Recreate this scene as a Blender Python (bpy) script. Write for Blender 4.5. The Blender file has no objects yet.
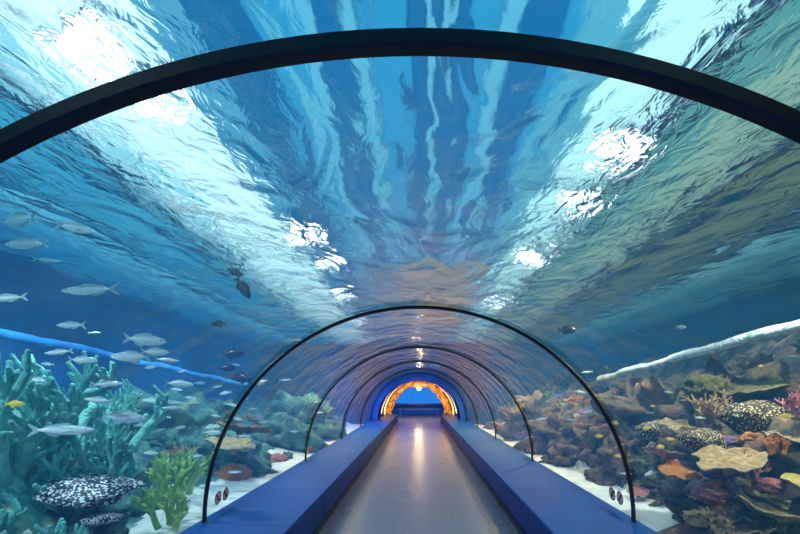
import bpy, bmesh, math, random
from mathutils import Vector, noise, Matrix
random.seed(7)
S=bpy.context.scene
try:
    S.view_settings.view_transform='Standard'
except Exception: pass
S.view_settings.exposure=0.0

R=1.8; ZC=0.38; CAMZ=1.46
ZS=3.06   # water surface height
ZCEIL=4.1
XL=-6.0; XR=6.5
Y0=-3.0; Y1=16.0; YT=15.0

# ------------------------------------------------------------ helpers
def new_mat(name):
    m=bpy.data.materials.new(name); m.use_nodes=True
    nt=m.node_tree; nt.nodes.clear()
    o=nt.nodes.new('ShaderNodeOutputMaterial')
    return m,nt,o
def N(nt,t,**k):
    n=nt.nodes.new(t)
    for a,b in k.items():
        if a in n.inputs.keys(): n.inputs[a].default_value=b
        else: setattr(n,a,b)
    return n
def c4(c): return (c[0],c[1],c[2],1)
def ramp(nt,cols,poss=None):
    r=nt.nodes.new('ShaderNodeValToRGB'); e=r.color_ramp.elements
    n=len(cols)
    if poss is None: poss=[i/(n-1) for i in range(n)]
    while len(e)<n: e.new(0.5)
    for i in range(n):
        e[i].position=poss[i]; e[i].color=c4(cols[i])
    return r
def noise_mat(name,cols,scale=3,rough=.7,bump=.4,bscale=None,poss=None,metal=0,detail=6,spec=.3):
    m,nt,o=new_mat(name)
    tc=N(nt,'ShaderNodeTexCoord')
    t=N(nt,'ShaderNodeTexNoise'); t.inputs['Scale'].default_value=scale; t.inputs['Detail'].default_value=detail
    nt.links.new(tc.outputs['Object'],t.inputs['Vector'])
    if poss is None:
        n=len(cols); poss=[.3+.4*i/(n-1) for i in range(n)]
    r=ramp(nt,cols,poss); nt.links.new(t.outputs['Fac'],r.inputs['Fac'])
    b=N(nt,'ShaderNodeBsdfPrincipled'); b.inputs['Roughness'].default_value=rough; b.inputs['Metallic'].default_value=metal
    b.inputs['Specular IOR Level'].default_value=spec
    nt.links.new(r.outputs[0],b.inputs['Base Color'])
    if bump:
        t2=N(nt,'ShaderNodeTexNoise'); t2.inputs['Scale'].default_value=bscale or scale*5; t2.inputs['Detail'].default_value=5
        nt.links.new(tc.outputs['Object'],t2.inputs['Vector'])
        bp=N(nt,'ShaderNodeBump'); bp.inputs['Strength'].default_value=bump; bp.inputs['Distance'].default_value=.03
        nt.links.new(t2.outputs['Fac'],bp.inputs['Height']); nt.links.new(bp.outputs[0],b.inputs['Normal'])
    nt.links.new(b.outputs[0],o.inputs['Surface'])
    return m
def spot_mat(name,base,spot,scale=14,th=.3,rough=.6):
    m,nt,o=new_mat(name)
    tc=N(nt,'ShaderNodeTexCoord')
    v=N(nt,'ShaderNodeTexVoronoi'); v.inputs['Scale'].default_value=scale
    nt.links.new(tc.outputs['Object'],v.inputs['Vector'])
    r=ramp(nt,[spot,spot,base,base],[0,th,th+.08,1])
    nt.links.new(v.outputs['Distance'],r.inputs['Fac'])
    b=N(nt,'ShaderNodeBsdfPrincipled'); b.inputs['Roughness'].default_value=rough
    nt.links.new(r.outputs[0],b.inputs['Base Color'])
    bp=N(nt,'ShaderNodeBump'); bp.inputs['Strength'].default_value=.5; bp.inputs['Distance'].default_value=.02; bp.invert=True
    nt.links.new(v.outputs['Distance'],bp.inputs['Height']); nt.links.new(bp.outputs[0],b.inputs['Normal'])
    nt.links.new(b.outputs[0],o.inputs['Surface'])
    return m
def emit_mat(name,col,st):
    m,nt,o=new_mat(name)
    e=N(nt,'ShaderNodeEmission'); e.inputs['Color'].default_value=c4(col); e.inputs['Strength'].default_value=st
    nt.links.new(e.outputs[0],o.inputs['Surface'])
    return m
def obj(name,bm,mats,smooth=False,loc=(0,0,0),rot=(0,0,0),scale=(1,1,1)):
    me=bpy.data.meshes.new(name); bm.to_mesh(me); bm.free()
    for m in (mats if isinstance(mats,list) else [mats]): me.materials.append(m)
    if smooth:
        for p in me.polygons: p.use_smooth=True
    ob=bpy.data.objects.new(name,me); S.collection.objects.link(ob)
    ob.location=loc; ob.rotation_euler=rot; ob.scale=scale
    return ob
def inst(name,me,loc,rot=(0,0,0),scale=(1,1,1)):
    ob=bpy.data.objects.new(name,me); S.collection.objects.link(ob)
    ob.location=loc; ob.rotation_euler=rot
    ob.scale=scale if not isinstance(scale,(int,float)) else (scale,)*3
    return ob
def box(bm,x0,x1,y0,y1,z0,z1,mi=0):
    vs=[bm.verts.new((x,y,z)) for x in (x0,x1) for y in (y0,y1) for z in (z0,z1)]
    for f in ((0,1,3,2),(4,6,7,5),(0,4,5,1),(2,3,7,6),(0,2,6,4),(1,5,7,3)):
        fc=bm.faces.new([vs[i] for i in f]); fc.material_index=mi
def bevel(ob,w=.01,seg=2):
    m=ob.modifiers.new('bevel','BEVEL'); m.width=w; m.segments=seg; m.limit_method='ANGLE'
def arc_pts(r,n=64,zc=ZC):
    return [(-r*math.cos(math.pi*i/n), zc+r*math.sin(math.pi*i/n)) for i in range(n+1)]

# ------------------------------------------------------------ materials
m_black=noise_mat('ring_black',[(.003,.004,.010),(.006,.010,.022)],4,.4,.05,spec=.35)
m_rim=noise_mat('ring_seal',[(.02,.035,.07),(.04,.06,.10)],4,.4,.0)
m_ledge=noise_mat('ledge_blue',[(.001,.055,.24),(.002,.075,.30)],2,.5,.04,60,spec=.12)
m_ledge_in=noise_mat('ledge_navy',[(.001,.03,.17),(.002,.045,.24)],2,.5,.05,60,spec=.15)
m_sand=noise_mat('sand',[(.6,.66,.64),(.85,.87,.84)],5,.9,.5,40)
m_rock=noise_mat('reef_rock',[(.008,.012,.016),(.05,.05,.035),(.15,.12,.06),(.20,.09,.06),(.42,.36,.24)],3.2,.85,1,14)
m_rockb=noise_mat('reef_rock_blue',[(.01,.04,.08),(.04,.13,.15),(.08,.22,.16),(.3,.36,.32)],2.4,.85,1,14)
m_wall=noise_mat('tank_wall_blue',[(.01,.09,.3),(.03,.2,.5)],.5,.8,.3,3)
m_wallr=noise_mat('tank_wall_teal',[(.01,.03,.05),(.03,.06,.07),(.08,.07,.04)],.7,.8,.5,3)
m_wallf=noise_mat('tank_wall_far',[(.01,.05,.14),(.03,.10,.18)],.7,.8,.5,3)

# acrylic shell
m_acr,nt,o=new_mat('acrylic')
lw=N(nt,'ShaderNodeLayerWeight'); lw.inputs['Blend'].default_value=.5
p=N(nt,'ShaderNodeMath',operation='POWER'); p.inputs[1].default_value=2.6
nt.links.new(lw.outputs['Facing'],p.inputs[0])
ma=N(nt,'ShaderNodeMath',operation='MULTIPLY_ADD'); ma.inputs[1].default_value=.9; ma.inputs[2].default_value=.005
nt.links.new(p.outputs[0],ma.inputs[0])
tr=N(nt,'ShaderNodeBsdfTransparent'); tr.inputs['Color'].default_value=(.97,.985,1,1)
gl=N(nt,'ShaderNodeBsdfGlossy'); gl.inputs['Roughness'].default_value=.15
mx=N(nt,'ShaderNodeMixShader')
nt.links.new(ma.outputs[0],mx.inputs[0]); nt.links.new(tr.outputs[0],mx.inputs[1]); nt.links.new(gl.outputs[0],mx.inputs[2])
tc=N(nt,'ShaderNodeTexCoord'); tn=N(nt,'ShaderNodeTexNoise'); tn.inputs['Scale'].default_value=2.5
nt.links.new(tc.outputs['Object'],tn.inputs['Vector'])
bp=N(nt,'ShaderNodeBump'); bp.inputs['Strength'].default_value=.9; bp.inputs['Distance'].default_value=.05
nt.links.new(tn.outputs['Fac'],bp.inputs['Height']); nt.links.new(bp.outputs[0],gl.inputs['Normal'])
nt.links.new(mx.outputs[0],o.inputs['Surface'])

# water surface
m_ws,nt,o=new_mat('water_surface')
tc=N(nt,'ShaderNodeTexCoord')
mp=N(nt,'ShaderNodeMapping'); mp.inputs['Scale'].default_value=(1.0,.6,1)
nt.links.new(tc.outputs['Object'],mp.inputs['Vector'])
n1=N(nt,'ShaderNodeTexNoise'); n1.inputs['Scale'].default_value=1.9; n1.inputs['Detail'].default_value=1.5; n1.inputs['Distortion'].default_value=.9
n2=N(nt,'ShaderNodeTexNoise'); n2.inputs['Scale'].default_value=7.5; n2.inputs['Detail'].default_value=3; n2.inputs['Distortion'].default_value=1.2
n3=N(nt,'ShaderNodeTexNoise'); n3.inputs['Scale'].default_value=.55; n3.inputs['Detail'].default_value=1
for n in (n1,n2,n3): nt.links.new(mp.outputs[0],n.inputs['Vector'])
# ripples are stronger to the sides (near the pumps), calmer over the middle
sx=N(nt,'ShaderNodeSeparateXYZ'); nt.links.new(tc.outputs['Object'],sx.inputs[0])
ab=N(nt,'ShaderNodeMath',operation='ABSOLUTE'); nt.links.new(sx.outputs['X'],ab.inputs[0])
mrx=N(nt,'ShaderNodeMapRange'); mrx.inputs['From Min'].default_value=.4; mrx.inputs['From Max'].default_value=1.7; mrx.inputs['To Min'].default_value=.25; mrx.inputs['To Max'].default_value=.8
nt.links.new(ab.outputs[0],mrx.inputs['Value'])
mrn=N(nt,'ShaderNodeMapRange'); mrn.inputs['From Min'].default_value=.35; mrn.inputs['From Max'].default_value=.65; mrn.inputs['To Min'].default_value=.35; mrn.inputs['To Max'].default_value=1.2
nt.links.new(n3.outputs['Fac'],mrn.inputs['Value'])
ml=N(nt,'ShaderNodeMath',operation='MULTIPLY'); nt.links.new(mrx.outputs[0],ml.inputs[0]); nt.links.new(mrn.outputs[0],ml.inputs[1]); ml.use_clamp=True
b1=N(nt,'ShaderNodeBump'); b1.inputs['Strength'].default_value=.8; b1.inputs['Distance'].default_value=.24
b2=N(nt,'ShaderNodeBump'); b2.inputs['Distance'].default_value=.085
nt.links.new(ml.outputs[0],b2.inputs['Strength'])
nt.links.new(n1.outputs['Fac'],b1.inputs['Height']); nt.links.new(n2.outputs['Fac'],b2.inputs['Height'])
nt.links.new(b1.outputs[0],b2.inputs['Normal'])
rf=N(nt,'ShaderNodeBsdfRefraction'); rf.inputs['IOR'].default_value=1.14; rf.inputs['Roughness'].default_value=0.25
gl=N(nt,'ShaderNodeBsdfGlossy'); gl.inputs['Roughness'].default_value=.08; gl.inputs['Color'].default_value=(.8,.95,1,1)
lw=N(nt,'ShaderNodeLayerWeight'); lw.inputs['Blend'].default_value=.5
nt.links.new(b2.outputs[0],lw.inputs['Normal']); nt.links.new(b2.outputs[0],rf.inputs['Normal']); nt.links.new(b2.outputs[0],gl.inputs['Normal'])
p=N(nt,'ShaderNodeMath',operation='POWER'); p.inputs[1].default_value=2.6
nt.links.new(lw.outputs['Facing'],p.inputs[0])
ma=N(nt,'ShaderNodeMath',operation='MULTIPLY_ADD'); ma.inputs[1].default_value=.75; ma.inputs[2].default_value=.02
nt.links.new(p.outputs[0],ma.inputs[0])
mx=N(nt,'ShaderNodeMixShader')
nt.links.new(ma.outputs[0],mx.inputs[0]); nt.links.new(rf.outputs[0],mx.inputs[1]); nt.links.new(gl.outputs[0],mx.inputs[2])
nt.links.new(mx.outputs[0],o.inputs['Surface'])

# water volume
m_wv,nt,o=new_mat('water_volume')
va=N(nt,'ShaderNodeVolumeAbsorption'); va.inputs['Color'].default_value=(.46,.75,.82,1); va.inputs['Density'].default_value=.12
ve=N(nt,'ShaderNodeEmission'); ve.inputs['Color'].default_value=(.10,.55,.95,1); ve.inputs['Strength'].default_value=.020  # emission stands in for daylight scattered in the water, as blue haze
ad=N(nt,'ShaderNodeAddShader'); nt.links.new(va.outputs[0],ad.inputs[0]); nt.links.new(ve.outputs[0],ad.inputs[1])
nt.links.new(ad.outputs[0],o.inputs['Volume'])

# ------------------------------------------------------------ tunnel shell
def arch_shell(name,r,y0,y1,mat,ny=1,n=96,flip=False):
    bm=bmesh.new(); P=arc_pts(r,n); rows=[]
    for j in range(ny+1):
        y=y0+(y1-y0)*j/ny
        rows.append([bm.verts.new((x,y,z)) for x,z in P])
    for j in range(ny):
        for i in range(n):
            bm.faces.new((rows[j][i],rows[j][i+1],rows[j+1][i+1],rows[j+1][i]))
    return obj(name,bm,mat,True)
arch_shell('acrylic_tunnel',R,Y0,YT+.2,m_acr,8)

def arch_ring(name,y0,y1,ri,ro,mats,n=96):
    bm=bmesh.new()
    c=.006
    loops=[]
    for i in range(n+1):
        a=math.pi*i/n; d=Vector((-math.cos(a),0,math.sin(a))); cc=Vector((0,0,ZC))
        prof=[(ri,y0+c),(ri,y1-c),(ri+c,y1),(ro-c,y1),(ro,y1-c),(ro,y0+c),(ro-c,y0),(ri+c,y0)]
        loops.append([bm.verts.new(cc+d*rr+Vector((0,yy,0))) for rr,yy in prof])
    for i in range(n):
        for k in range(8):
            f=bm.faces.new((loops[i][k],loops[i][(k+1)%8],loops[i+1][(k+1)%8],loops[i+1][k]))
            if k in (1,7): f.material_index=1
    bm.faces.new(loops[0]); bm.faces.new(loops[-1][::-1])
    bmesh.ops.recalc_face_normals(bm,faces=bm.faces)
    return obj(name,bm,mats)
for y in (-1.7,.782,3.31,6.28,9.3,12.27,15.1):
    w_=.028 if y>1 else .040
    arch_ring('tunnel_rib',y,y+.034,R-w_,R-.002,[m_black,m_rim])

# water volume mesh
bm=bmesh.new()
loop=[(XL,-.4),(-1.83,-.4)]+[(x,z) for x,z in arc_pts(1.83,64)]+[(1.83,-.4),(XR,-.4),(XR,ZS-.01),(XL,ZS-.01)]
fa=[bm.verts.new((x,Y0,z)) for x,z in loop]; fb=[bm.verts.new((x,YT+.45,z)) for x,z in loop]
bm.faces.new(fa); bm.faces.new(fb[::-1])
for i in range(len(loop)):
    j=(i+1)%len(loop); bm.faces.new((fa[i],fb[i],fb[j],fa[j]))
bmesh.ops.recalc_face_normals(bm,faces=bm.faces); bmesh.ops.triangulate(bm,faces=bm.faces)
obj('tank_water',bm,m_wv)

bm=bmesh.new()
vs=[bm.verts.new(v) for v in ((XL,Y0,ZS),(XL,YT+.4,ZS),(XR,YT+.4,ZS),(XR,Y0,ZS))]
f=bm.faces.new(vs)
f.normal_update()
if f.normal.z>0: f.normal_flip()
obj('water_surface',bm,m_ws)

# ------------------------------------------------------------ hall above the water: ceiling, beams, lights
m_ceil=noise_mat('ceiling_blue',[(.01,.12,.3),(.02,.2,.4)],.8,.8,0)
bm=bmesh.new(); box(bm,XL-1,XR+1,Y0-1,Y1+3,ZCEIL+.3,ZCEIL+.4); obj('ceiling',bm,m_ceil)
def strip(name,x0,x1,col,st,y0=Y0,y1=Y1,z=ZCEIL+.2,seg=3.0):
    bm=bmesh.new(); nseg=max(1,round((y1-y0)/seg)); L=(y1-y0)/nseg
    for i in range(nseg): box(bm,x0,x1,y0+i*L+.02,y0+(i+1)*L-.02,z,z+.06)
    return obj(name,bm,emit_mat(name+'_glow',col,st))
DK=(.01,.19,.46); MD=(.03,.37,.70); LT=(.12,.56,.82)
for x0,x1,c,s in ((-6.6,-5.2,(.03,.32,.62),.8),(-5.1,-4.4,(.12,.55,.8),1.0),(-4.3,-3.3,(.06,.45,.72),.9),(-3.2,-2.9,(.3,.78,.92),1.1),(-2.88,-1.9,(.6,.95,1),1.55),(-1.86,-1.6,(.1,.5,.8),.85),(-1.58,-1.2,DK,.9),(-1.18,-.98,MD,1)):
    strip('ceiling_tint_panel',x0,x1,c,s)
for x0,x1,c in ((-.96,-.78,LT),(-.76,-.5,DK),(-.48,-.36,LT),(-.34,-.12,MD),(-.10,.06,DK),(.08,.17,LT),(.19,.40,DK),(.42,.56,MD),(.58,.70,LT),(.72,1.02,DK),(1.04,1.14,MD)):
    strip('ceiling_tint_panel',x0,x1,c,1.0,Y0,7.0)
    strip('ceiling_tint_panel',x0,x1,(.5,.5,.42) if x0>-.4 else (.15,.42,.62),.7,7.0,9)
    strip('ceiling_tint_panel',x0,x1,(.85,.55,.22) if x0>-.1 else (.3,.45,.5),.75,9,12)  # warm glow painted in for golden reflections from the tunnel end
    strip('ceiling_tint_panel',x0,x1,(.25,.45,.55),.7,12,Y1)
strip('ceiling_tint_panel',1.16,1.5,(.1,.5,.7),1.0)
strip('ceiling_tint_panel',1.52,2.1,(.5,.95,.98),1.3)
strip('ceiling_tint_panel',2.15,2.7,(.12,.44,.44),.85,Y0,Y1)
strip('ceiling_tint_panel',2.75,3.5,(.42,.32,.18),.5,Y0,2.6)  # tan and olive glow painted in for brown rock mirrored in the water
strip('ceiling_tint_panel',2.75,3.3,(.35,.62,.48),.8,2.6,Y1)
strip('ceiling_tint_panel',3.55,4.6,(.22,.34,.2),.5)
strip('ceiling_tint_panel',4.8,5.4,(.2,.5,.48),.8)
strip('ceiling_tint_panel',5.5,6.8,(.08,.26,.28),.6)
m_beam=noise_mat('beam_navy',[(.005,.06,.18),(.01,.09,.25)],1,.6,0)
for x in (-4.35,-3.25,2.13,3.45,4.7):
    bm=bmesh.new(); box(bm,x-.05,x+.05,Y0,Y1,ZCEIL,ZCEIL+.3); obj('ceiling_beam',bm,m_beam)
m_lamp=emit_mat('halide_lamp_glow',(.95,.98,1),9)
def lamp(x,y):
    bm=bmesh.new(); z=ZCEIL
    t=[bm.verts.new((sx*.10,sy*.10,.2)) for sx,sy in ((-1,-1),(1,-1),(1,1),(-1,1))]
    b=[bm.verts.new((sx*.17,sy*.17,0)) for sx,sy in ((-1,-1),(1,-1),(1,1),(-1,1))]
    bm.faces.new(t)
    for i in range(4): bm.faces.new((b[i],b[(i+1)%4],t[(i+1)%4],t[i]))
    box(bm,-.13,.13,-.13,.13,.01,.03,1)
    box(bm,-.015,.015,-.015,.015,.19,.32)
    obj('halide_lamp',bm,[m_beam,m_lamp],loc=(x,y,z))
for x,y in ((-2.25,2.75),(-2.05,3.15),(-1.65,5.6),(-1.5,6.6),(-1.6,8.4),(-1.7,11),(1.9,3.8),(1.85,4.7),(1.8,6.4),(1.8,9.2)): lamp(x,y)

# ------------------------------------------------------------ tank walls / sand
def rockwall(name,x,y0,y1,z0,z1,mat,amp,seed,sgn):
    bm=bmesh.new(); nx=90; nz=26; g=[]
    for i in range(nx+1):
        col=[]
        for k in range(nz+1):
            y=y0+(y1-y0)*i/nx; z=z0+(z1-z0)*k/nz
            d=noise.fractal(Vector((seed,y*.7,z*.9)),.8,2,5)*amp
            col.append(bm.verts.new((x+sgn*abs(d),y,z)))
        g.append(col)
    for i in range(nx):
        for k in range(nz): bm.faces.new((g[i][k],g[i+1][k],g[i+1][k+1],g[i][k+1]))
    return obj(name,bm,mat,True)
rockwall('wall_left',XL-.02,Y0,Y1,-.5,ZCEIL+.25,m_wall,.25,3,-1)
rockwall('wall_right',XR+.02,Y0,Y1,-.5,ZCEIL+.25,m_wallr,.6,9,1)
def height(x,y):
    ax=abs(x)
    n=noise.fractal(Vector((x*.9,y*.9,1.3)),.9,2,5)
    if x>0:
        t=max(0,min(1,(ax-2.5)/3.2)); h=.22+2.0*t**1.05
        a=.10+.5*min(1,max(0,(ax-2.3)/.8))
    else:
        t=max(0,min(1,(ax-2.6)/3.2)); h=.22+.9*t
        a=.06+.4*min(1,max(0,(ax-2.5)/.8))
    w=min(1,max(0,(ax-2.2)/.5))
    return h+n*a*w*.7+.02*noise.noise(Vector((x*3,y*3,0)))
def slope(name,x0,x1,mats,thr):
    bm=bmesh.new(); nx=80; ny=240; g=[]
    for i in range(nx+1):
        x=x0+(x1-x0)*i/nx
        g.append([bm.verts.new((x,Y0+(YT+.4-Y0)*j/ny,height(x,Y0+(YT+.4-Y0)*j/ny))) for j in range(ny+1)])
    for i in range(nx):
        for j in range(ny):
            f=bm.faces.new((g[i][j],g[i+1][j],g[i+1][j+1],g[i][j+1]))
            c=f.calc_center_median()
            f.material_index=1 if abs(c.x)>thr+.35*noise.noise(Vector((c.x,c.y*1.2,5))) else 0
    bmesh.ops.recalc_face_normals(bm,faces=bm.faces)
    return obj(name,bm,mats,True)
slope('reef_bed',1.84,XR,[m_sand,m_rock],2.6)
slope('reef_bed',-1.84,XL,[m_sand,m_rockb],2.8)

def arch_wall(name,y,r,x0,x1,z0,z1,mat,thick=.15):
    bm=bmesh.new(); P=[(-r,z0)]+arc_pts(r,48)+[(r,z0)]
    out=[]
    for x,z in P:
        if z<=ZC: out.append((x0 if x<0 else x1,z)); continue
        dx,dz=x,z-ZC
        ts=[]
        if dx>1e-6: ts.append(x1/dx)
        if dx<-1e-6: ts.append(x0/dx)
        if dz>1e-6: ts.append((z1-ZC)/dz)
        t=min(ts); out.append((dx*t,ZC+dz*t))
    for yy in (y,y+thick):
        a=[bm.verts.new((x,yy,z)) for x,z in P]; b=[bm.verts.new((x,yy,z)) for x,z in out]
        for i in range(len(P)-1): bm.faces.new((a[i],a[i+1],b[i+1],b[i]))
        if yy==y: a0=a
    for i in range(len(P)-1): bm.faces.new((a0[i],a0[i+1],a[i+1],a[i]))
    bmesh.ops.recalc_face_normals(bm,faces=bm.faces)
    return obj(name,bm,mat)
arch_wall('wall_far',YT+.5,1.86,XL-.5,XR+.9,0,ZCEIL+.25,m_wallf)
bm=bmesh.new(); box(bm,XL-.5,XR+.9,Y0-.25,Y0-.05,-.5,ZCEIL+.25); obj('wall_near',bm,m_ledge_in)

# blue solid vault beyond the acrylic
m_vault=noise_mat('vault_blue',[(.003,.04,.35),(.006,.08,.5)],2,.3,.05,spec=.6)
m_vaultr=noise_mat('vault_rib_blue',[(.01,.12,.6),(.02,.18,.75)],2,.3,.05,spec=.6)
def thick_arch(name,y0,y1,ri,ro,mat,a0=0.0,a1=1.0):
    bm=bmesh.new(); n=64; A=[]
    for i in range(n+1):
        a=math.pi*(a0+(a1-a0)*i/n); d=Vector((-math.cos(a),0,math.sin(a)))
        A.append([bm.verts.new(Vector((0,y,ZC))+d*r) for r,y in ((ri,y0),(ri,y1),(ro,y1),(ro,y0))])
    for i in range(n):
        for k in range(4): bm.faces.new((A[i][k],A[i][(k+1)%4],A[i+1][(k+1)%4],A[i+1][k]))
    bm.faces.new(A[0]); bm.faces.new(A[-1][::-1])
    bmesh.ops.recalc_face_normals(bm,faces=bm.faces)
    o=obj(name,bm,mat); return o
thick_arch('vault_arch',YT+.2,YT+.5,1.60,1.81,m_vaultr)
thick_arch('vault_arch',YT+.5,19.5,1.68,1.80,m_vault)
for y in (16.6,18.0): thick_arch('vault_arch',y,y+.18,1.6,1.685,m_vaultr)
thick_arch('added_glow_arc',19.3,19.36,1.64,1.67,emit_mat('added_arc_amber',(1,.55,.15),5))  # added glowing arc, gives gold streaks on acrylic and floor
# added amber and violet glow panels in the vault, for glints along the acrylic
m_amber=emit_mat('added_amber_glow',(1,.5,.12),4.5)
m_violet=emit_mat('added_violet_glow',(.5,.25,1),3)
for a0,a1,mm in ((.03,.24,m_amber),(.76,.97,m_amber),(.36,.46,m_violet),(.54,.64,m_violet)):
    for y in (16.9,18.4):
        thick_arch('added_vault_glow',y,y+.75,1.645,1.678,mm,a0,a1)

# gold rock archway and blue room beyond
m_gold=noise_mat('gold_rock',[(.2,.08,.015),(.7,.36,.08),(.9,.62,.25)],5,.6,1,14)
bm=bmesh.new(); n=64; m=14; A=[]
for i in range(n+1):
    a=math.pi*i/n; row=[]
    for k in range(m):
        b=2*math.pi*k/m
        rr=1.55+.16*math.cos(b); yy=20.0+.4*math.sin(b)
        v=Vector((-math.cos(a)*rr,yy,ZC*math.sin(a)**.5+math.sin(a)*rr if i not in (0,n) else 0))
        row.append(bm.verts.new(v+Vector((1,1,0 if i in (0,n) else 1))*.22*noise.noise(v*3)))
    A.append(row)
for i in range(n):
    for k in range(m): bm.faces.new((A[i][k],A[i][(k+1)%m],A[i+1][(k+1)%m],A[i+1][k]))
bmesh.ops.recalc_face_normals(bm,faces=bm.faces)
obj('rock_archway',bm,m_gold,True)
arch_wall('wall_gallery',19.52,1.7,-4,4,0,4,m_gold,.1)
m_roomw=noise_mat('gallery_blue',[(.01,.12,.5),(.02,.2,.7)],1,.5,0)
bm=bmesh.new(); box(bm,-4,4,25.5,25.6,0,4); obj('wall_gallery_end',bm,m_roomw)
bm=bmesh.new(); box(bm,-4.1,-4,19.65,25.6,0,4); obj('wall_gallery_left',bm,m_roomw)
bm=bmesh.new(); box(bm,4,4.1,19.65,25.6,0,4); obj('wall_gallery_right',bm,m_roomw)
bm=bmesh.new(); box(bm,-4,4,19.5,25.6,4,4.1); obj('ceiling_gallery',bm,m_roomw)
bm=bmesh.new()
box(bm,-1.5,1.5,25.38,25.5,.75,2.2,1)
for x in (-1.55,1.55): box(bm,x-.05,x+.05,25.3,25.5,.65,2.3)
for x in (-.5,.5): box(bm,x-.02,x+.02,25.34,25.5,.7,2.25)
for z in (.7,2.25): box(bm,-1.6,1.6,25.3,25.5,z-.04,z+.04)
obj('window_1',bm,[m_vaultr,emit_mat('aquarium_window_glow',(.02,.25,.9),.9)])
bm=bmesh.new(); box(bm,-1.3,1.3,24,24.5,.38,.46); box(bm,-1.2,-1.05,24.05,24.45,0,.38); box(bm,1.05,1.2,24.05,24.45,0,.38)
obj('bench',bm,m_vaultr)

# ------------------------------------------------------------ floor & ledges
m_floor,nt,o=new_mat('floor_vinyl')
tc=N(nt,'ShaderNodeTexCoord'); t=N(nt,'ShaderNodeTexNoise'); t.inputs['Scale'].default_value=30; t.inputs['Detail'].default_value=6
nt.links.new(tc.outputs['Object'],t.inputs['Vector'])
r=ramp(nt,[(.11,.115,.165),(.19,.185,.25)],[.35,.65]); nt.links.new(t.outputs['Fac'],r.inputs['Fac'])
t2=N(nt,'ShaderNodeTexNoise'); t2.inputs['Scale'].default_value=1.5; nt.links.new(tc.outputs['Object'],t2.inputs['Vector'])
mr=N(nt,'ShaderNodeMapRange'); mr.inputs['To Min'].default_value=.24; mr.inputs['To Max'].default_value=.34; nt.links.new(t2.outputs['Fac'],mr.inputs['Value'])
b=N(nt,'ShaderNodeBsdfPrincipled'); nt.links.new(r.outputs[0],b.inputs['Base Color']); nt.links.new(mr.outputs[0],b.inputs['Roughness'])
b.inputs['Specular IOR Level'].default_value=.8
bp=N(nt,'ShaderNodeBump'); bp.inputs['Strength'].default_value=.15; bp.inputs['Distance'].default_value=.01
nt.links.new(t.outputs['Fac'],bp.inputs['Height']); nt.links.new(bp.outputs[0],b.inputs['Normal'])
nt.links.new(b.outputs[0],o.inputs['Surface'])
bm=bmesh.new(); box(bm,-1.06,1.06,Y0,19.5,-.1,0); box(bm,-4,4,19.5,25.6,-.1,0); obj('floor',bm,m_floor)
for sg in (-1,1):
    bm=bmesh.new(); y=Y0
    while y<19.4:
        y2=min(y+2.48,19.5)
        box(bm,min(sg*1.05,sg*1.84),max(sg*1.05,sg*1.84),y+.004,y2-.004,-.05,.35,1)
        box(bm,min(sg*1.03,sg*1.84),max(sg*1.03,sg*1.84),y+.003,y2-.003,.345,ZC,0)
        y+=2.48
    ob=obj('tunnel_ledge',bm,[m_ledge,m_ledge_in]); bevel(ob,.008)
    bm=bmesh.new(); a,b_=sorted((sg*1.035,sg*1.06)); box(bm,a,b_,Y0,19.5,0,.07)
    obj('baseboard_left' if sg<0 else 'baseboard_right',bm,m_black)

# ------------------------------------------------------------ tubes standing in for the refracted waterline along the tank
m_pipe=noise_mat('pale_waterline',[(.3,.4,.4),(.8,.9,.9)],9,.7,.8,25)
m_wlineb=noise_mat('waterline_blue',[(.02,.2,.7),(.05,.4,.95)],5,.5,.4,25)
def tube(bm,pts,rads,seg=8,cap=True,mi=0):
    rings=[]; up=Vector((.13,.31,.94))
    for i,p in enumerate(pts):
        d=(pts[min(i+1,len(pts)-1)]-pts[max(i-1,0)]).normalized()
        a=d.cross(up)
        if a.length<.05: a=d.cross(Vector((1,0,0)))
        a.normalize(); b=d.cross(a)
        rings.append([bm.verts.new(p+(a*math.cos(2*math.pi*k/seg)+b*math.sin(2*math.pi*k/seg))*rads[i]) for k in range(seg)])
    for i in range(len(rings)-1):
        for k in range(seg):
            f=bm.faces.new((rings[i][k],rings[i][(k+1)%seg],rings[i+1][(k+1)%seg],rings[i+1][k])); f.material_index=mi
    if cap:
        f=bm.faces.new(rings[0][::-1]); f.material_index=mi
        f=bm.faces.new(rings[-1]); f.material_index=mi
def waterline_tube(name,a,b,r,mat):
    bm=bmesh.new(); n=60; pts=[];rd=[]
    for i in range(n+1):
        t=i/n; p=Vector(a).lerp(Vector(b),t)
        pts.append(p+Vector((.02*math.sin(t*21),0,.012*math.sin(t*33)))); rd.append(r*(1+.35*noise.noise(p*6)))
    tube(bm,pts,rd,12)
    return obj(name,bm,mat,True)
waterline_tube('pale_waterline',(3.55,1.5,2.3),(3.45,7.7,1.70),.055,m_pipe)
waterline_tube('blue_waterline',(-4.0,1.5,2.2),(-3.98,9.2,1.62),.05,m_wlineb)

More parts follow.
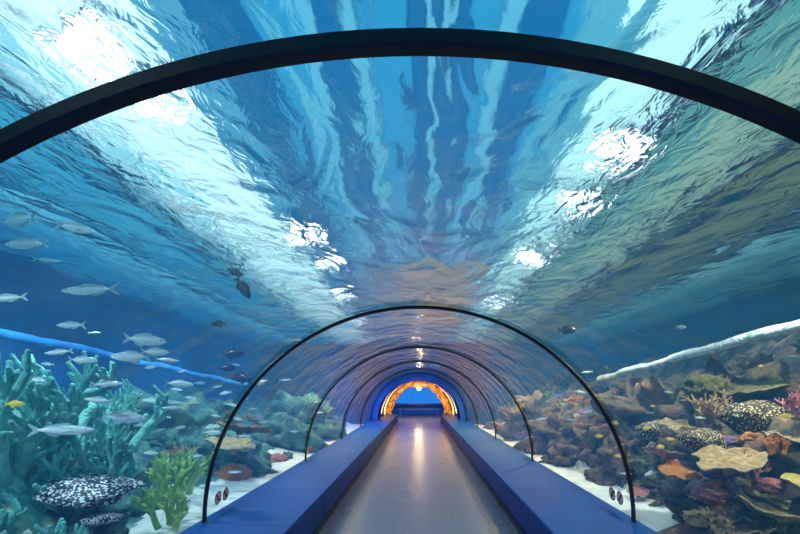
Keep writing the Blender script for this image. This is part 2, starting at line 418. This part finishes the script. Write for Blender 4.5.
# ------------------------------------------------------------ corals
def branch(bm,p,d,L,r,depth,rnd,up=.25,spread=.6):
    n=5; pts=[p.copy()]; rads=[r]; q=p.copy(); dd=d.copy()
    for i in range(n):
        dd=(dd+Vector((rnd.uniform(-1,1),rnd.uniform(-1,1),rnd.uniform(-1,1)))*.16+Vector((0,0,up*.25))).normalized()
        q=q+dd*(L/n); pts.append(q.copy()); rads.append(r*(1-.25*(i+1)/n))
    kids=[]
    if depth>0:
        for k in range(rnd.choice((2,3,3))):
            i=rnd.choice((2,3,4,5))
            nd=(dd+Vector((rnd.uniform(-1,1),rnd.uniform(-1,1),rnd.uniform(-.5,1)))*spread*1.6).normalized()
            kids.append((pts[i],nd,L*rnd.uniform(.6,.85),rads[i]*.88))
    re=rads[-1]
    pts+= [q+dd*re*.5,q+dd*re*.85]; rads+=[re*.85,re*.4]
    tube(bm,pts,rads,8)
    for a,b,c,e in kids: branch(bm,a,b,c,e,depth-1,rnd,up,spread)
def coral_mesh(name,mat,seed,stems,L,r,depth,base=.2,up=.25,spread=.6):
    rnd=random.Random(seed); bm=bmesh.new()
    for i in range(stems):
        a=rnd.uniform(0,6.28); q=Vector((math.cos(a),math.sin(a),0))
        branch(bm,q*base*rnd.random(),(q*.7*rnd.random()+Vector((0,0,1))).normalized(),L*rnd.uniform(.8,1.1),r,depth,rnd,up,spread)
    me=bpy.data.meshes.new(name); bm.to_mesh(me); bm.free(); me.materials.append(mat)
    for p in me.polygons: p.use_smooth=True
    return me
m_teal=noise_mat('coral_teal',[(.07,.34,.33),(.24,.66,.58)],4,.7,.8,40)
m_green=noise_mat('coral_green',[(.2,.42,.1),(.5,.7,.25)],4,.7,.6,40)
m_tan=noise_mat('coral_tan',[(.30,.19,.08),(.75,.55,.26)],6,.8,.8,30)
m_pink=noise_mat('coral_pink',[(.36,.10,.10),(.75,.34,.28)],6,.8,.8,30)
m_purple=noise_mat('coral_purple',[(.18,.09,.24),(.42,.25,.45)],6,.8,.8,30)
m_orange=noise_mat('coral_orange',[(.5,.15,.03),(.85,.38,.10)],6,.8,.8,30)
m_yellow=noise_mat('coral_yellow',[(.5,.34,.06),(.85,.68,.2)],6,.8,.8,30)
m_olive=noise_mat('coral_olive',[(.06,.07,.02),(.28,.26,.09)],6,.8,.9,30)
m_pale=noise_mat('coral_pale',[(.55,.5,.3),(.85,.8,.6)],5,.8,.5,30)
m_spotd=spot_mat('coral_speckled',(.03,.05,.07),(.8,.85,.85),11,.4)
m_spoty=spot_mat('coral_speckled_yellow',(.08,.05,.02),(.85,.75,.38),10,.3)
me_big=coral_mesh('finger_coral_mesh',m_teal,3,6,.34,.056,3,.3,.35,.65)
me_big2=coral_mesh('finger_coral_mesh2',m_teal,11,7,.30,.054,3,.35,.35,.65)
me_grn=coral_mesh('green_coral_mesh',m_green,5,5,.17,.026,3,.1,.35,.6)
me_stag=coral_mesh('staghorn_mesh',m_tan,8,7,.15,.022,3,.12,.2,.7)
me_stagp=coral_mesh('staghorn_mesh_pale',m_pink,18,7,.15,.022,3,.12,.2,.7)
me_stago=coral_mesh('staghorn_mesh_or',m_orange,28,7,.12,.024,2,.12,.2,.7)
def gz(x,y): return height(x,y)
inst('finger_coral',me_big,(-2.9,2.85,.85),(0,0,0),1.15)
inst('finger_coral',me_big2,(-3.2,3.3,1.0),(0,0,2),1.2)
inst('finger_coral',me_big2,(-2.6,2.5,.15),(0,0,4),.9)
inst('finger_coral',me_big,(-2.6,3.1,.45),(0,0,5),.95)
inst('finger_coral',me_big2,(-3.3,4.0,.85),(0,0,1),1.05)
inst('finger_coral',me_big,(-3.8,5.0,.8),(0,0,3),.95)
inst('finger_coral',me_big2,(-2.95,3.2,.5),(0,0,.5),.95)
inst('branching_green_coral',me_grn,(-2.25,3.6,.25),(0,0,0),1.1)
inst('branching_green_coral',me_grn,(-2.6,4.4,.35),(0,0,2),1.3)
inst('branching_green_coral',me_grn,(-2.4,3.8,.5),(0,0,3),1.1)

def blob_mesh(name,mat,seed,sx,sy,sz,amp=.25,fr=1.6,sub=4):
    bm=bmesh.new(); bmesh.ops.create_icosphere(bm,subdivisions=sub,radius=1)
    for v in bm.verts:
        n=noise.fractal(v.co*fr+Vector((seed*3.1,0,0)),.9,2,5)
        v.co*=1+amp*n
        v.co.x*=sx; v.co.y*=sy; v.co.z*=sz
    me=bpy.data.meshes.new(name); bm.to_mesh(me); bm.free(); me.materials.append(mat)
    for p in me.polygons: p.use_smooth=True
    return me
def plate_mesh(name,mats,seed,n=48):
    bm=bmesh.new(); prof=[(0,.03),(.3,.025),(.6,.04),(.85,.07),(1,.10),(1.0,.06),(.8,.0),(.5,-.06),(.2,-.16),(.14,-.3),(.18,-.42)]
    rings=[]
    for j,(r,z) in enumerate(prof):
        if j==0: rings.append([bm.verts.new((0,0,z))]); continue
        row=[]
        for k in range(n):
            a=2*math.pi*k/n; e=1+ (.4*noise.noise(Vector((math.cos(a)*1.1,math.sin(a)*1.1,seed)))+.07*noise.noise(Vector((math.cos(a)*5,math.sin(a)*5,seed))))*min(1,r*1.3)
            row.append(bm.verts.new((r*e*math.cos(a),r*e*math.sin(a),z+.2*r*noise.noise(Vector((math.cos(a)*2.5*r,math.sin(a)*2.5*r,seed+4))))))
        rings.append(row)
    for k in range(n): bm.faces.new((rings[0][0],rings[1][k],rings[1][(k+1)%n]))
    for j in range(1,len(rings)-1):
        for k in range(n):
            f=bm.faces.new((rings[j][k],rings[j+1][k],rings[j+1][(k+1)%n],rings[j][(k+1)%n]))
            if j==4: f.material_index=1
    bmesh.ops.recalc_face_normals(bm,faces=bm.faces)
    me=bpy.data.meshes.new(name); bm.to_mesh(me); bm.free()
    for m in mats: me.materials.append(m)
    for p in me.polygons: p.use_smooth=True
    return me
plates=[plate_mesh('plate_tan',[m_tan,m_pale],1),plate_mesh('plate_orange',[m_orange,m_pale],2),plate_mesh('plate_olive',[m_olive,m_tan],3),plate_mesh('plate_pink',[m_pink,m_pale],4),plate_mesh('plate_brown',[m_rock,m_tan],5),plate_mesh('plate_yellow',[m_yellow,m_pale],6)]
rocks=[blob_mesh('rock_a',m_rock,1,1,1.1,.8,.7,2.2),blob_mesh('rock_b',m_rock,2,1.2,.9,.7,.75,2.2),blob_mesh('rock_c',m_rock,3,.9,1,.9,.7,2.2)]
rocksb=[blob_mesh('rock_d',m_rockb,4,1,1.1,.8,.6,2),blob_mesh('rock_e',m_rockb,5,1.2,.9,.7,.65,2)]
brains=[blob_mesh('brain_speck',m_spotd,6,1,1,.32,.3,2),blob_mesh('brain_y',m_spoty,7,1,1,.6,.2),blob_mesh('brain_olive',m_olive,8,1,1,.7,.35,3),blob_mesh('brain_orange',m_orange,9,1,1,.7,.35,3),blob_mesh('brain_pink',m_pink,10,1,1,.6,.35,3),blob_mesh('brain_tan',m_tan,12,1,1,.6,.35,3),blob_mesh('brain_pur',m_purple,13,1,1,.6,.35,3)]
def put(name,me,x,y,z,s,rot=(0,0,0)): return inst(name,me,(x,y,z),rot,s)
put('reef_rock',rocks[0],3.3,3.9,.6,.6); put('reef_rock',rocks[1],2.75,3.5,.3,.42)
put('reef_rock',rocks[2],3.9,4.8,1.0,.7); put('reef_rock',rocks[1],4.0,6.5,.9,.85); put('reef_rock',rocks[0],3.3,6.6,.5,.55)
put('reef_rock',rocks[2],2.9,5.6,.35,.42); put('reef_rock',rocks[1],3.0,8.2,.5,.6); put('reef_rock',rocks[0],3.0,10.4,.6,.8)
put('reef_rock',rocks[0],4.4,3.6,1.0,.75); put('reef_rock',rocks[2],3.0,2.7,.25,.4)
put('plate_coral',plates[0],2.55,3.3,.90,.26,(.15,-.25,0)); put('plate_coral',plates[1],2.35,3.6,.74,.16,(.1,-.3,1))
put('plate_coral',plates[0],3.2,3.4,1.05,.24,(.1,-.15,2)); put('plate_coral',plates[3],2.4,3.9,.86,.18,(.2,-.2,3))
put('plate_coral',plates[2],2.75,3.0,.55,.34,(.1,-.2,2)); put('plate_coral',plates[5],2.95,2.95,.78,.2,(.1,-.1,.5))
put('plate_coral',plates[4],2.45,3.05,.45,.2,(0,-.2,.5)); put('plate_coral',plates[2],3.6,4.4,1.5,.34,(.1,-.2,0))
put('plate_coral',plates[4],2.9,4.1,1.0,.22,(.2,-.2,.5)); put('plate_coral',plates[0],3.1,4.7,1.05,.24,(.2,-.2,.5))
put('brain_coral',brains[1],3.35,4.0,1.2,.27); put('brain_coral',brains[1],2.65,3.75,1.0,.18)
put('brain_coral',brains[2],3.3,4.6,1.5,.22); put('brain_coral',brains[1],3.1,5.2,.95,.22)
put('brain_coral',brains[3],2.6,3.4,.52,.13); put('brain_coral',brains[4],2.42,3.35,.62,.12); put('brain_coral',brains[6],2.6,2.95,.25,.16)
put('brain_coral',brains[4],2.75,3.15,.72,.10); put('brain_coral',brains[6],2.55,3.45,.76,.09); put('brain_coral',brains[5],2.3,3.3,.42,.10)
put('brain_coral',brains[3],3.1,3.7,1.0,.12); put('brain_coral',brains[6],3.0,3.9,.95,.13)
put('staghorn_coral',me_stag,3.0,4.2,1.1,1.0); put('staghorn_coral',me_stago,2.5,3.35,.6,.6)
put('staghorn_coral',me_stagp,3.5,3.6,1.2,.9); put('staghorn_coral',me_stago,2.9,3.3,.95,.7); put('staghorn_coral',me_stagp,2.7,3.3,.75,.6); put('staghorn_coral',me_stag,2.35,3.15,.35,.6)
# left
put('reef_rock',rocksb[0],-3.4,4.2,.4,.5); put('reef_rock',rocksb[1],-3.2,6.3,.4,.6); put('reef_rock',rocksb[0],-4.4,6.8,.7,.9)
put('reef_rock',rocksb[1],-2.9,8.6,.5,.6); put('reef_rock',rocksb[0],-3.2,10.8,.6,.9); put('reef_rock',rocksb[0],-2.5,2.9,.3,.3)
put('speckled_coral',brains[0],-2.38,2.9,.76,.25,(.12,.15,0)); put('speckled_coral',brains[0],-2.2,2.78,.58,.11,(0,.1,2))
put('plate_coral',plates[0],-2.5,5.4,.75,.3,(.1,.2,0)); put('plate_coral',plates[2],-2.7,6.1,.9,.4,(0,.2,1))
rnd=random.Random(21)
for i in range(250):
    sg=rnd.choice((-1,1,1)); x=sg*(2.5+2.6*rnd.random()**1.2); y=rnd.uniform(2.0,14); z=gz(x,y)
    if sg<0 and y<4.5: continue
    k=rnd.random(); s=rnd.uniform(.08,.24)
    if sg>0 and y<3.4 and x<3.2: s*=.5
    if k<.2: put('plate_coral',rnd.choice(plates),x,y,z+.3*s+.05,s,(rnd.uniform(-.2,.2),-sg*rnd.uniform(0,.3),rnd.uniform(0,6)))
    elif k<.55: put('brain_coral',rnd.choice(brains[1:]),x,y,z+.1*s,s)
    elif k<.8: put('staghorn_coral',rnd.choice((me_stag,me_stagp,me_stago,me_grn)),x,y,z-.03,s*4,(0,0,rnd.uniform(0,6)))
    else: put('reef_rock',rnd.choice(rocks if sg>0 else rocksb),x,y,z,s*1.6,(0,0,rnd.uniform(0,6)))

# ------------------------------------------------------------ fish
def fish_mesh(name,hgt,wid,mats,fork=.16):
    bm=bmesh.new(); n=14; seg=14
    rings=[]
    for i in range(n+1):
        t=i/n; x=.5-.86*t
        prof=max(.03,(math.sin(math.pi*min(1,t*.93+.04))**.75))
        h=hgt*prof*(1 if t<.5 else 1-.35*(t-.5)*2*.6); w=wid*max(.04,math.sin(math.pi*min(1,t*.9+.07))**.8)
        if t>.85: h=max(h,hgt*.16)
        rings.append([bm.verts.new((x,w*math.cos(2*math.pi*k/seg),h*math.sin(2*math.pi*k/seg))) for k in range(seg)])
    for i in range(n):
        for k in range(seg): bm.faces.new((rings[i][k],rings[i][(k+1)%seg],rings[i+1][(k+1)%seg],rings[i+1][k]))
    bm.faces.new(rings[0]); bm.faces.new(rings[-1][::-1])
    def fin(pts,th=.006):
        a=[bm.verts.new((x,y+th,z)) for x,y,z in pts]; b=[bm.verts.new((x,y-th,z)) for x,y,z in pts]
        fs=[bm.faces.new(a),bm.faces.new(b[::-1])]
        for i in range(len(pts)):
            j=(i+1)%len(pts); fs.append(bm.faces.new((a[i],b[i],b[j],a[j])))
        for f in fs: f.material_index=1
    h=hgt
    fin([(-.33,0,h*.15),(-.42,0,fork*.6),(-.52,0,fork),(-.50,0,fork*.7),(-.43,0,0),(-.50,0,-fork*.7),(-.52,0,-fork),(-.42,0,-fork*.6),(-.33,0,-h*.15)])
    fin([(.18,0,h*.85),(.10,0,h*1.35),(-.05,0,h*1.25),(-.24,0,h*.85),(-.28,0,h*.45),(-.1,0,h*.6)])
    fin([(.02,0,-h*.8),(-.08,0,-h*1.3),(-.22,0,-h*.9),(-.28,0,-h*.4),(-.1,0,-h*.6)])
    for s in (1,-1):
        fin([(.2,s*wid*.9,-h*.1),(.1,s*wid*1.6,-h*.35),(.04,s*wid*1.7,-h*.6),(.12,s*wid*.95,-h*.35)],.004)
        r=bmesh.ops.create_icosphere(bm,subdivisions=1,radius=max(.014,hgt*.14))
        for v in r['verts']:
            v.co+=Vector((.39,s*wid*.52,hgt*.16))
            for f in v.link_faces: f.material_index=2
    bmesh.ops.recalc_face_normals(bm,faces=bm.faces)
    me=bpy.data.meshes.new(name); bm.to_mesh(me); bm.free()
    for m in mats: me.materials.append(m)
    for p in me.polygons: p.use_smooth=(p.material_index!=1)
    return me
def fish_skin(name,belly,back,h=.1):
    m,nt,o=new_mat(name); tc=N(nt,'ShaderNodeTexCoord'); sp=N(nt,'ShaderNodeSeparateXYZ'); nt.links.new(tc.outputs['Object'],sp.inputs[0])
    mr=N(nt,'ShaderNodeMapRange')
    mr.inputs['From Min'].default_value=-h; mr.inputs['From Max'].default_value=h
    nt.links.new(sp.outputs['Z'],mr.inputs['Value']); r=ramp(nt,[belly,belly,back],[0,.55,.85]); nt.links.new(mr.outputs[0],r.inputs['Fac'])
    b=N(nt,'ShaderNodeBsdfPrincipled'); b.inputs['Roughness'].default_value=.3
    nt.links.new(r.outputs[0],b.inputs['Base Color']); nt.links.new(b.outputs[0],o.inputs['Surface']); return m
m_eye=noise_mat('fish_eye',[(.01,.01,.01),(.02,.02,.02)],3,.2,0)
m_fin=noise_mat('fish_fin',[(.35,.5,.55),(.5,.65,.7)],8,.5,0)
m_finy=noise_mat('fish_fin_yellow',[(.8,.6,.05),(.9,.7,.1)],8,.5,0)
m_find=noise_mat('fish_fin_dark',[(.02,.04,.08),(.04,.07,.12)],8,.5,0)
f_sil=fish_mesh('fish_silver',.085,.05,[fish_skin('skin_silver',(.95,1,1),(.25,.45,.5),h=.085),m_fin,m_eye],.11)
f_deep=fish_mesh('fish_deep',.14,.06,[fish_skin('skin_deep',(.95,1,1),(.35,.5,.55),h=.14),m_fin,m_eye],.14)
f_yel=fish_mesh('fish_yellow',.18,.06,[fish_skin('skin_yellow',(1,.78,.1),(.8,.5,.05),h=.18),m_finy,m_eye],.15)
f_drk=fish_mesh('fish_dark',.2,.06,[fish_skin('skin_dark',(.03,.06,.12),(.01,.02,.05),h=.2),m_find,m_eye],.17)
def F(name,me,px,py,y,length,yaw=0,pitch=0):
    inst(name,me,(px*y,y,CAMZ+py*y),(0,-pitch,yaw),length)
# (horizontal slope, vertical slope, distance along tunnel, length)
for h,v,y,L,yaw,me in (
 (-.823,.255,3.0,.42,math.pi,f_sil),(-1.03,.235,2.6,.26,math.pi,f_sil),(-.87,.167,3.0,.28,2.9,f_sil),(-.685,.13,3.0,.30,.1,f_deep),
 (-.72,.088,3.0,.27,3.3,f_deep),(-.84,.08,2.9,.18,.3,f_deep),(-.63,.08,3.6,.2,.2,f_sil),(-.893,-.095,2.25,.34,0.1,f_sil),
 (-.738,-.063,2.6,.26,.2,f_deep),(-1.0,.43,3.0,.34,2.9,f_deep),(-.98,.37,3.2,.30,3.3,f_deep),(-.86,.41,3.4,.28,.3,f_deep),
 (-.62,-.04,3.6,.2,.5,f_sil),(-.52,-.1,4.6,.2,.2,f_sil),(-.46,-.2,4.8,.2,2.8,f_sil),(-.56,-.16,4.2,.2,3.0,f_sil),(-.44,-.11,5.4,.2,.1,f_sil),
 (-.335,.03,6.6,.2,.2,f_sil),(-.30,.13,7,.2,.1,f_sil),(-.40,.02,6,.2,2.9,f_sil),(-.95,.03,2.3,.17,2.7,f_sil),(-.9,.10,2.7,.2,3.1,f_sil),
 (-.78,.02,2.7,.2,.1,f_sil),(.36,-.03,8,.2,.1,f_sil),(.42,.05,7,.2,3,f_sil),(.25,-.02,9,.25,3,f_sil),
 (-.66,.10,3.0,.2,.1,f_deep),(-.80,-.02,2.5,.2,3.0,f_sil),(-.60,.02,3.7,.24,.2,f_deep),(-.93,.33,4.2,.24,.3,f_sil)):
    F('silver_fish',me,h,v,y,L,yaw,random.uniform(-.1,.1))
r3=random.Random(5)
for i in range(80):
    sg=-1 if i<52 else 1
    y=r3.uniform(3.4,9); x=sg*r3.uniform(2.1,4.6)
    lo=height(x,y)+.35
    z=lo+abs(r3.gauss(0,.55))
    if z>2.7: continue
    if sg>0 and i%2: inst('yellow_butterflyfish',f_yel,(x,y,z),(0,0,r3.uniform(-.5,.5)),r3.uniform(.07,.12)); continue
    inst('silver_fish',r3.choice((f_sil,f_deep)),(x,y,z),(0,r3.uniform(-.2,.2),r3.choice((0,math.pi))+r3.uniform(-.5,.5)),r3.uniform(.12,.24))
for h,v,y,L,yaw,p in ((-.44,.26,5,.3,.3,-1.0),(-.46,.30,5.2,.22,.1,-.4),(-.465,.095,4.8,.26,.2,.1),(-.445,.035,4.8,.28,2.9,.2),(-.48,.06,5,.2,.3,0),(-.5,.17,5.5,.22,3,0),(.37,.155,6,.3,.2,0)):
    F('dark_surgeonfish',f_drk,h,v,y,L,yaw,p)
for h,v,y,L,yaw in ((.603,-.137,3.9,.11,.3),(.634,-.12,3.9,.10,3),(.45,-.11,5,.12,.2),(.92,-.06,3.2,.10,2.8),(-1.01,-.03,2.3,.10,.2),(.70,-.1,3.7,.08,.4),(.57,-.09,4.4,.1,3.2),(.5,-.16,4.6,.1,3.2)):
    F('yellow_butterflyfish',f_yel,h,v,y,L,yaw)

# ------------------------------------------------------------ warning stickers on the acrylic
m_red=noise_mat('sticker_red',[(.75,.03,.05),(.85,.05,.06)],3,.5,0)
m_white=noise_mat('sticker_white',[(.8,.8,.8),(.9,.9,.9)],3,.5,0)
m_ink=noise_mat('sticker_ink',[(.02,.02,.03),(.03,.03,.04)],3,.5,0)
def sticker(sg,y,z):
    bm=bmesh.new(); n=28
    def disc(cy,cz,r0,r1,x,mi):
        a=[bm.verts.new((x,cy+r0*math.cos(2*math.pi*k/n),cz+r0*math.sin(2*math.pi*k/n))) for k in range(n)]
        b=[bm.verts.new((x,cy+r1*math.cos(2*math.pi*k/n),cz+r1*math.sin(2*math.pi*k/n))) for k in range(n)]
        for k in range(n): f=bm.faces.new((a[k],a[(k+1)%n],b[(k+1)%n],b[k])); f.material_index=mi
    for cy in (-.07,.07):
        disc(cy,0,.0005,.05,0,0)
        disc(cy,0,.046,.06,-.002*sg,1)
        box(bm,min(-.003*sg,-.004*sg),max(-.003*sg,-.004*sg),cy-.010,cy+.010,-.024,.002,2)
        for k in range(4): box(bm,min(-.003*sg,-.004*sg),max(-.003*sg,-.004*sg),cy-.010+k*.0055,cy-.0066+k*.0055,.002,.018+.004*(k in (1,2)),2)
        vs=[bm.verts.new((-.005*sg,cy+a*.038+b*.007,c*.038-d*.007)) for a,b,c,d in ((-1,1,1,-1),(-1,-1,1,1),(1,-1,-1,1),(1,1,-1,-1))]
        f=bm.faces.new(vs); f.material_index=1
    a=math.asin((z-ZC)/R)
    obj('warning_sticker',bm,[m_white,m_red,m_ink],loc=(sg*(R-.01)*math.cos(a),y,z),rot=(0,-sg*a*1.0,0))
for y in (3.62,6.55):
    sticker(-1,y,.52); sticker(1,y,.52)

# ------------------------------------------------------------ lights
def spot(name,loc,e,col,size=2.6,blend=1,rad=.04,rot=(0,0,0)):
    l=bpy.data.lights.new(name,'SPOT'); l.energy=e; l.color=col; l.spot_size=size; l.spot_blend=blend; l.shadow_soft_size=rad
    ob=bpy.data.objects.new(name,l); ob.location=loc; ob.rotation_euler=rot; S.collection.objects.link(ob); return ob
for y in (1.2,3.6,6.2,9,11.6,14):  # unseen spots added below the surface in place of light coming through it
    spot('added_tank_spot',(-2.9,y,2.95),210,(.8,.97,1))
    spot('added_tank_spot',(3.0,y,2.95),290,(1,.9,.72))
for y in (2.5,6,10): spot('added_tank_spot',(-4.8,y,2.95),130,(.4,.8,1)); spot('added_tank_spot',(4.9,y,2.95),70,(1,.9,.7))
# spots added to light the archway, gallery and vault, no fixtures there
spot('added_gallery_spot',(0,18.4,1.0),110,(1,.65,.25),2.4,.6,.03,(math.pi/2,0,0))
spot('added_gallery_spot',(0,21.6,3.6),420,(1,.65,.3),1.6,.8)
spot('added_gallery_spot',(0,23.0,3.4),260,(.2,.5,1),2.2,.8,.05,(.9,0,0))
spot('added_vault_spot',(0,17.3,2.0),100,(1,.12,.35),1.9,.8)
spot('added_vault_spot',(0,15.9,.3),60,(.1,.35,1),2.8,.8,.05,(math.pi,0,0))
# globe added behind the archway to lay a golden streak on the floor
bm=bmesh.new(); r_=bmesh.ops.create_uvsphere(bm,u_segments=20,v_segments=12,radius=.10)
for f in bm.faces: f.material_index=1
box(bm,-.01,.01,-.01,.01,.09,2.3); box(bm,-.04,.04,-.04,.04,.09,.13)
obj('added_streak_globe',bm,[m_black,emit_mat('globe_glow',(1,.7,.32),150)],True,loc=(0,21.2,1.66))
# unseen coloured spots added to wash the far half of the tank
for x,y,c,e in ((-2.3,7.6,(1,.6,.15),220),(2.3,7.8,(1,.62,.15),280),(-2.2,10.6,(1,.6,.12),520),(2.2,10.6,(1,.62,.15),520),(-2.2,13.6,(.7,.35,1),360),(2.2,13.6,(1,.55,.15),520)):
    spot('added_colour_wash',(x,y,2.6),e,c)

w=bpy.data.worlds.new('world'); S.world=w; w.use_nodes=True
w.node_tree.nodes['Background'].inputs[0].default_value=(.02,.1,.25,1); w.node_tree.nodes['Background'].inputs[1].default_value=.5

cam=bpy.data.cameras.new('camera'); co=bpy.data.objects.new('camera',cam); S.collection.objects.link(co)
co.location=(0,0,CAMZ); co.rotation_euler=(math.pi/2,0,0)
cam.sensor_width=36; cam.lens=18.0; cam.shift_x=-19/800; cam.shift_y=125/800; cam.clip_start=.05
S.camera=co
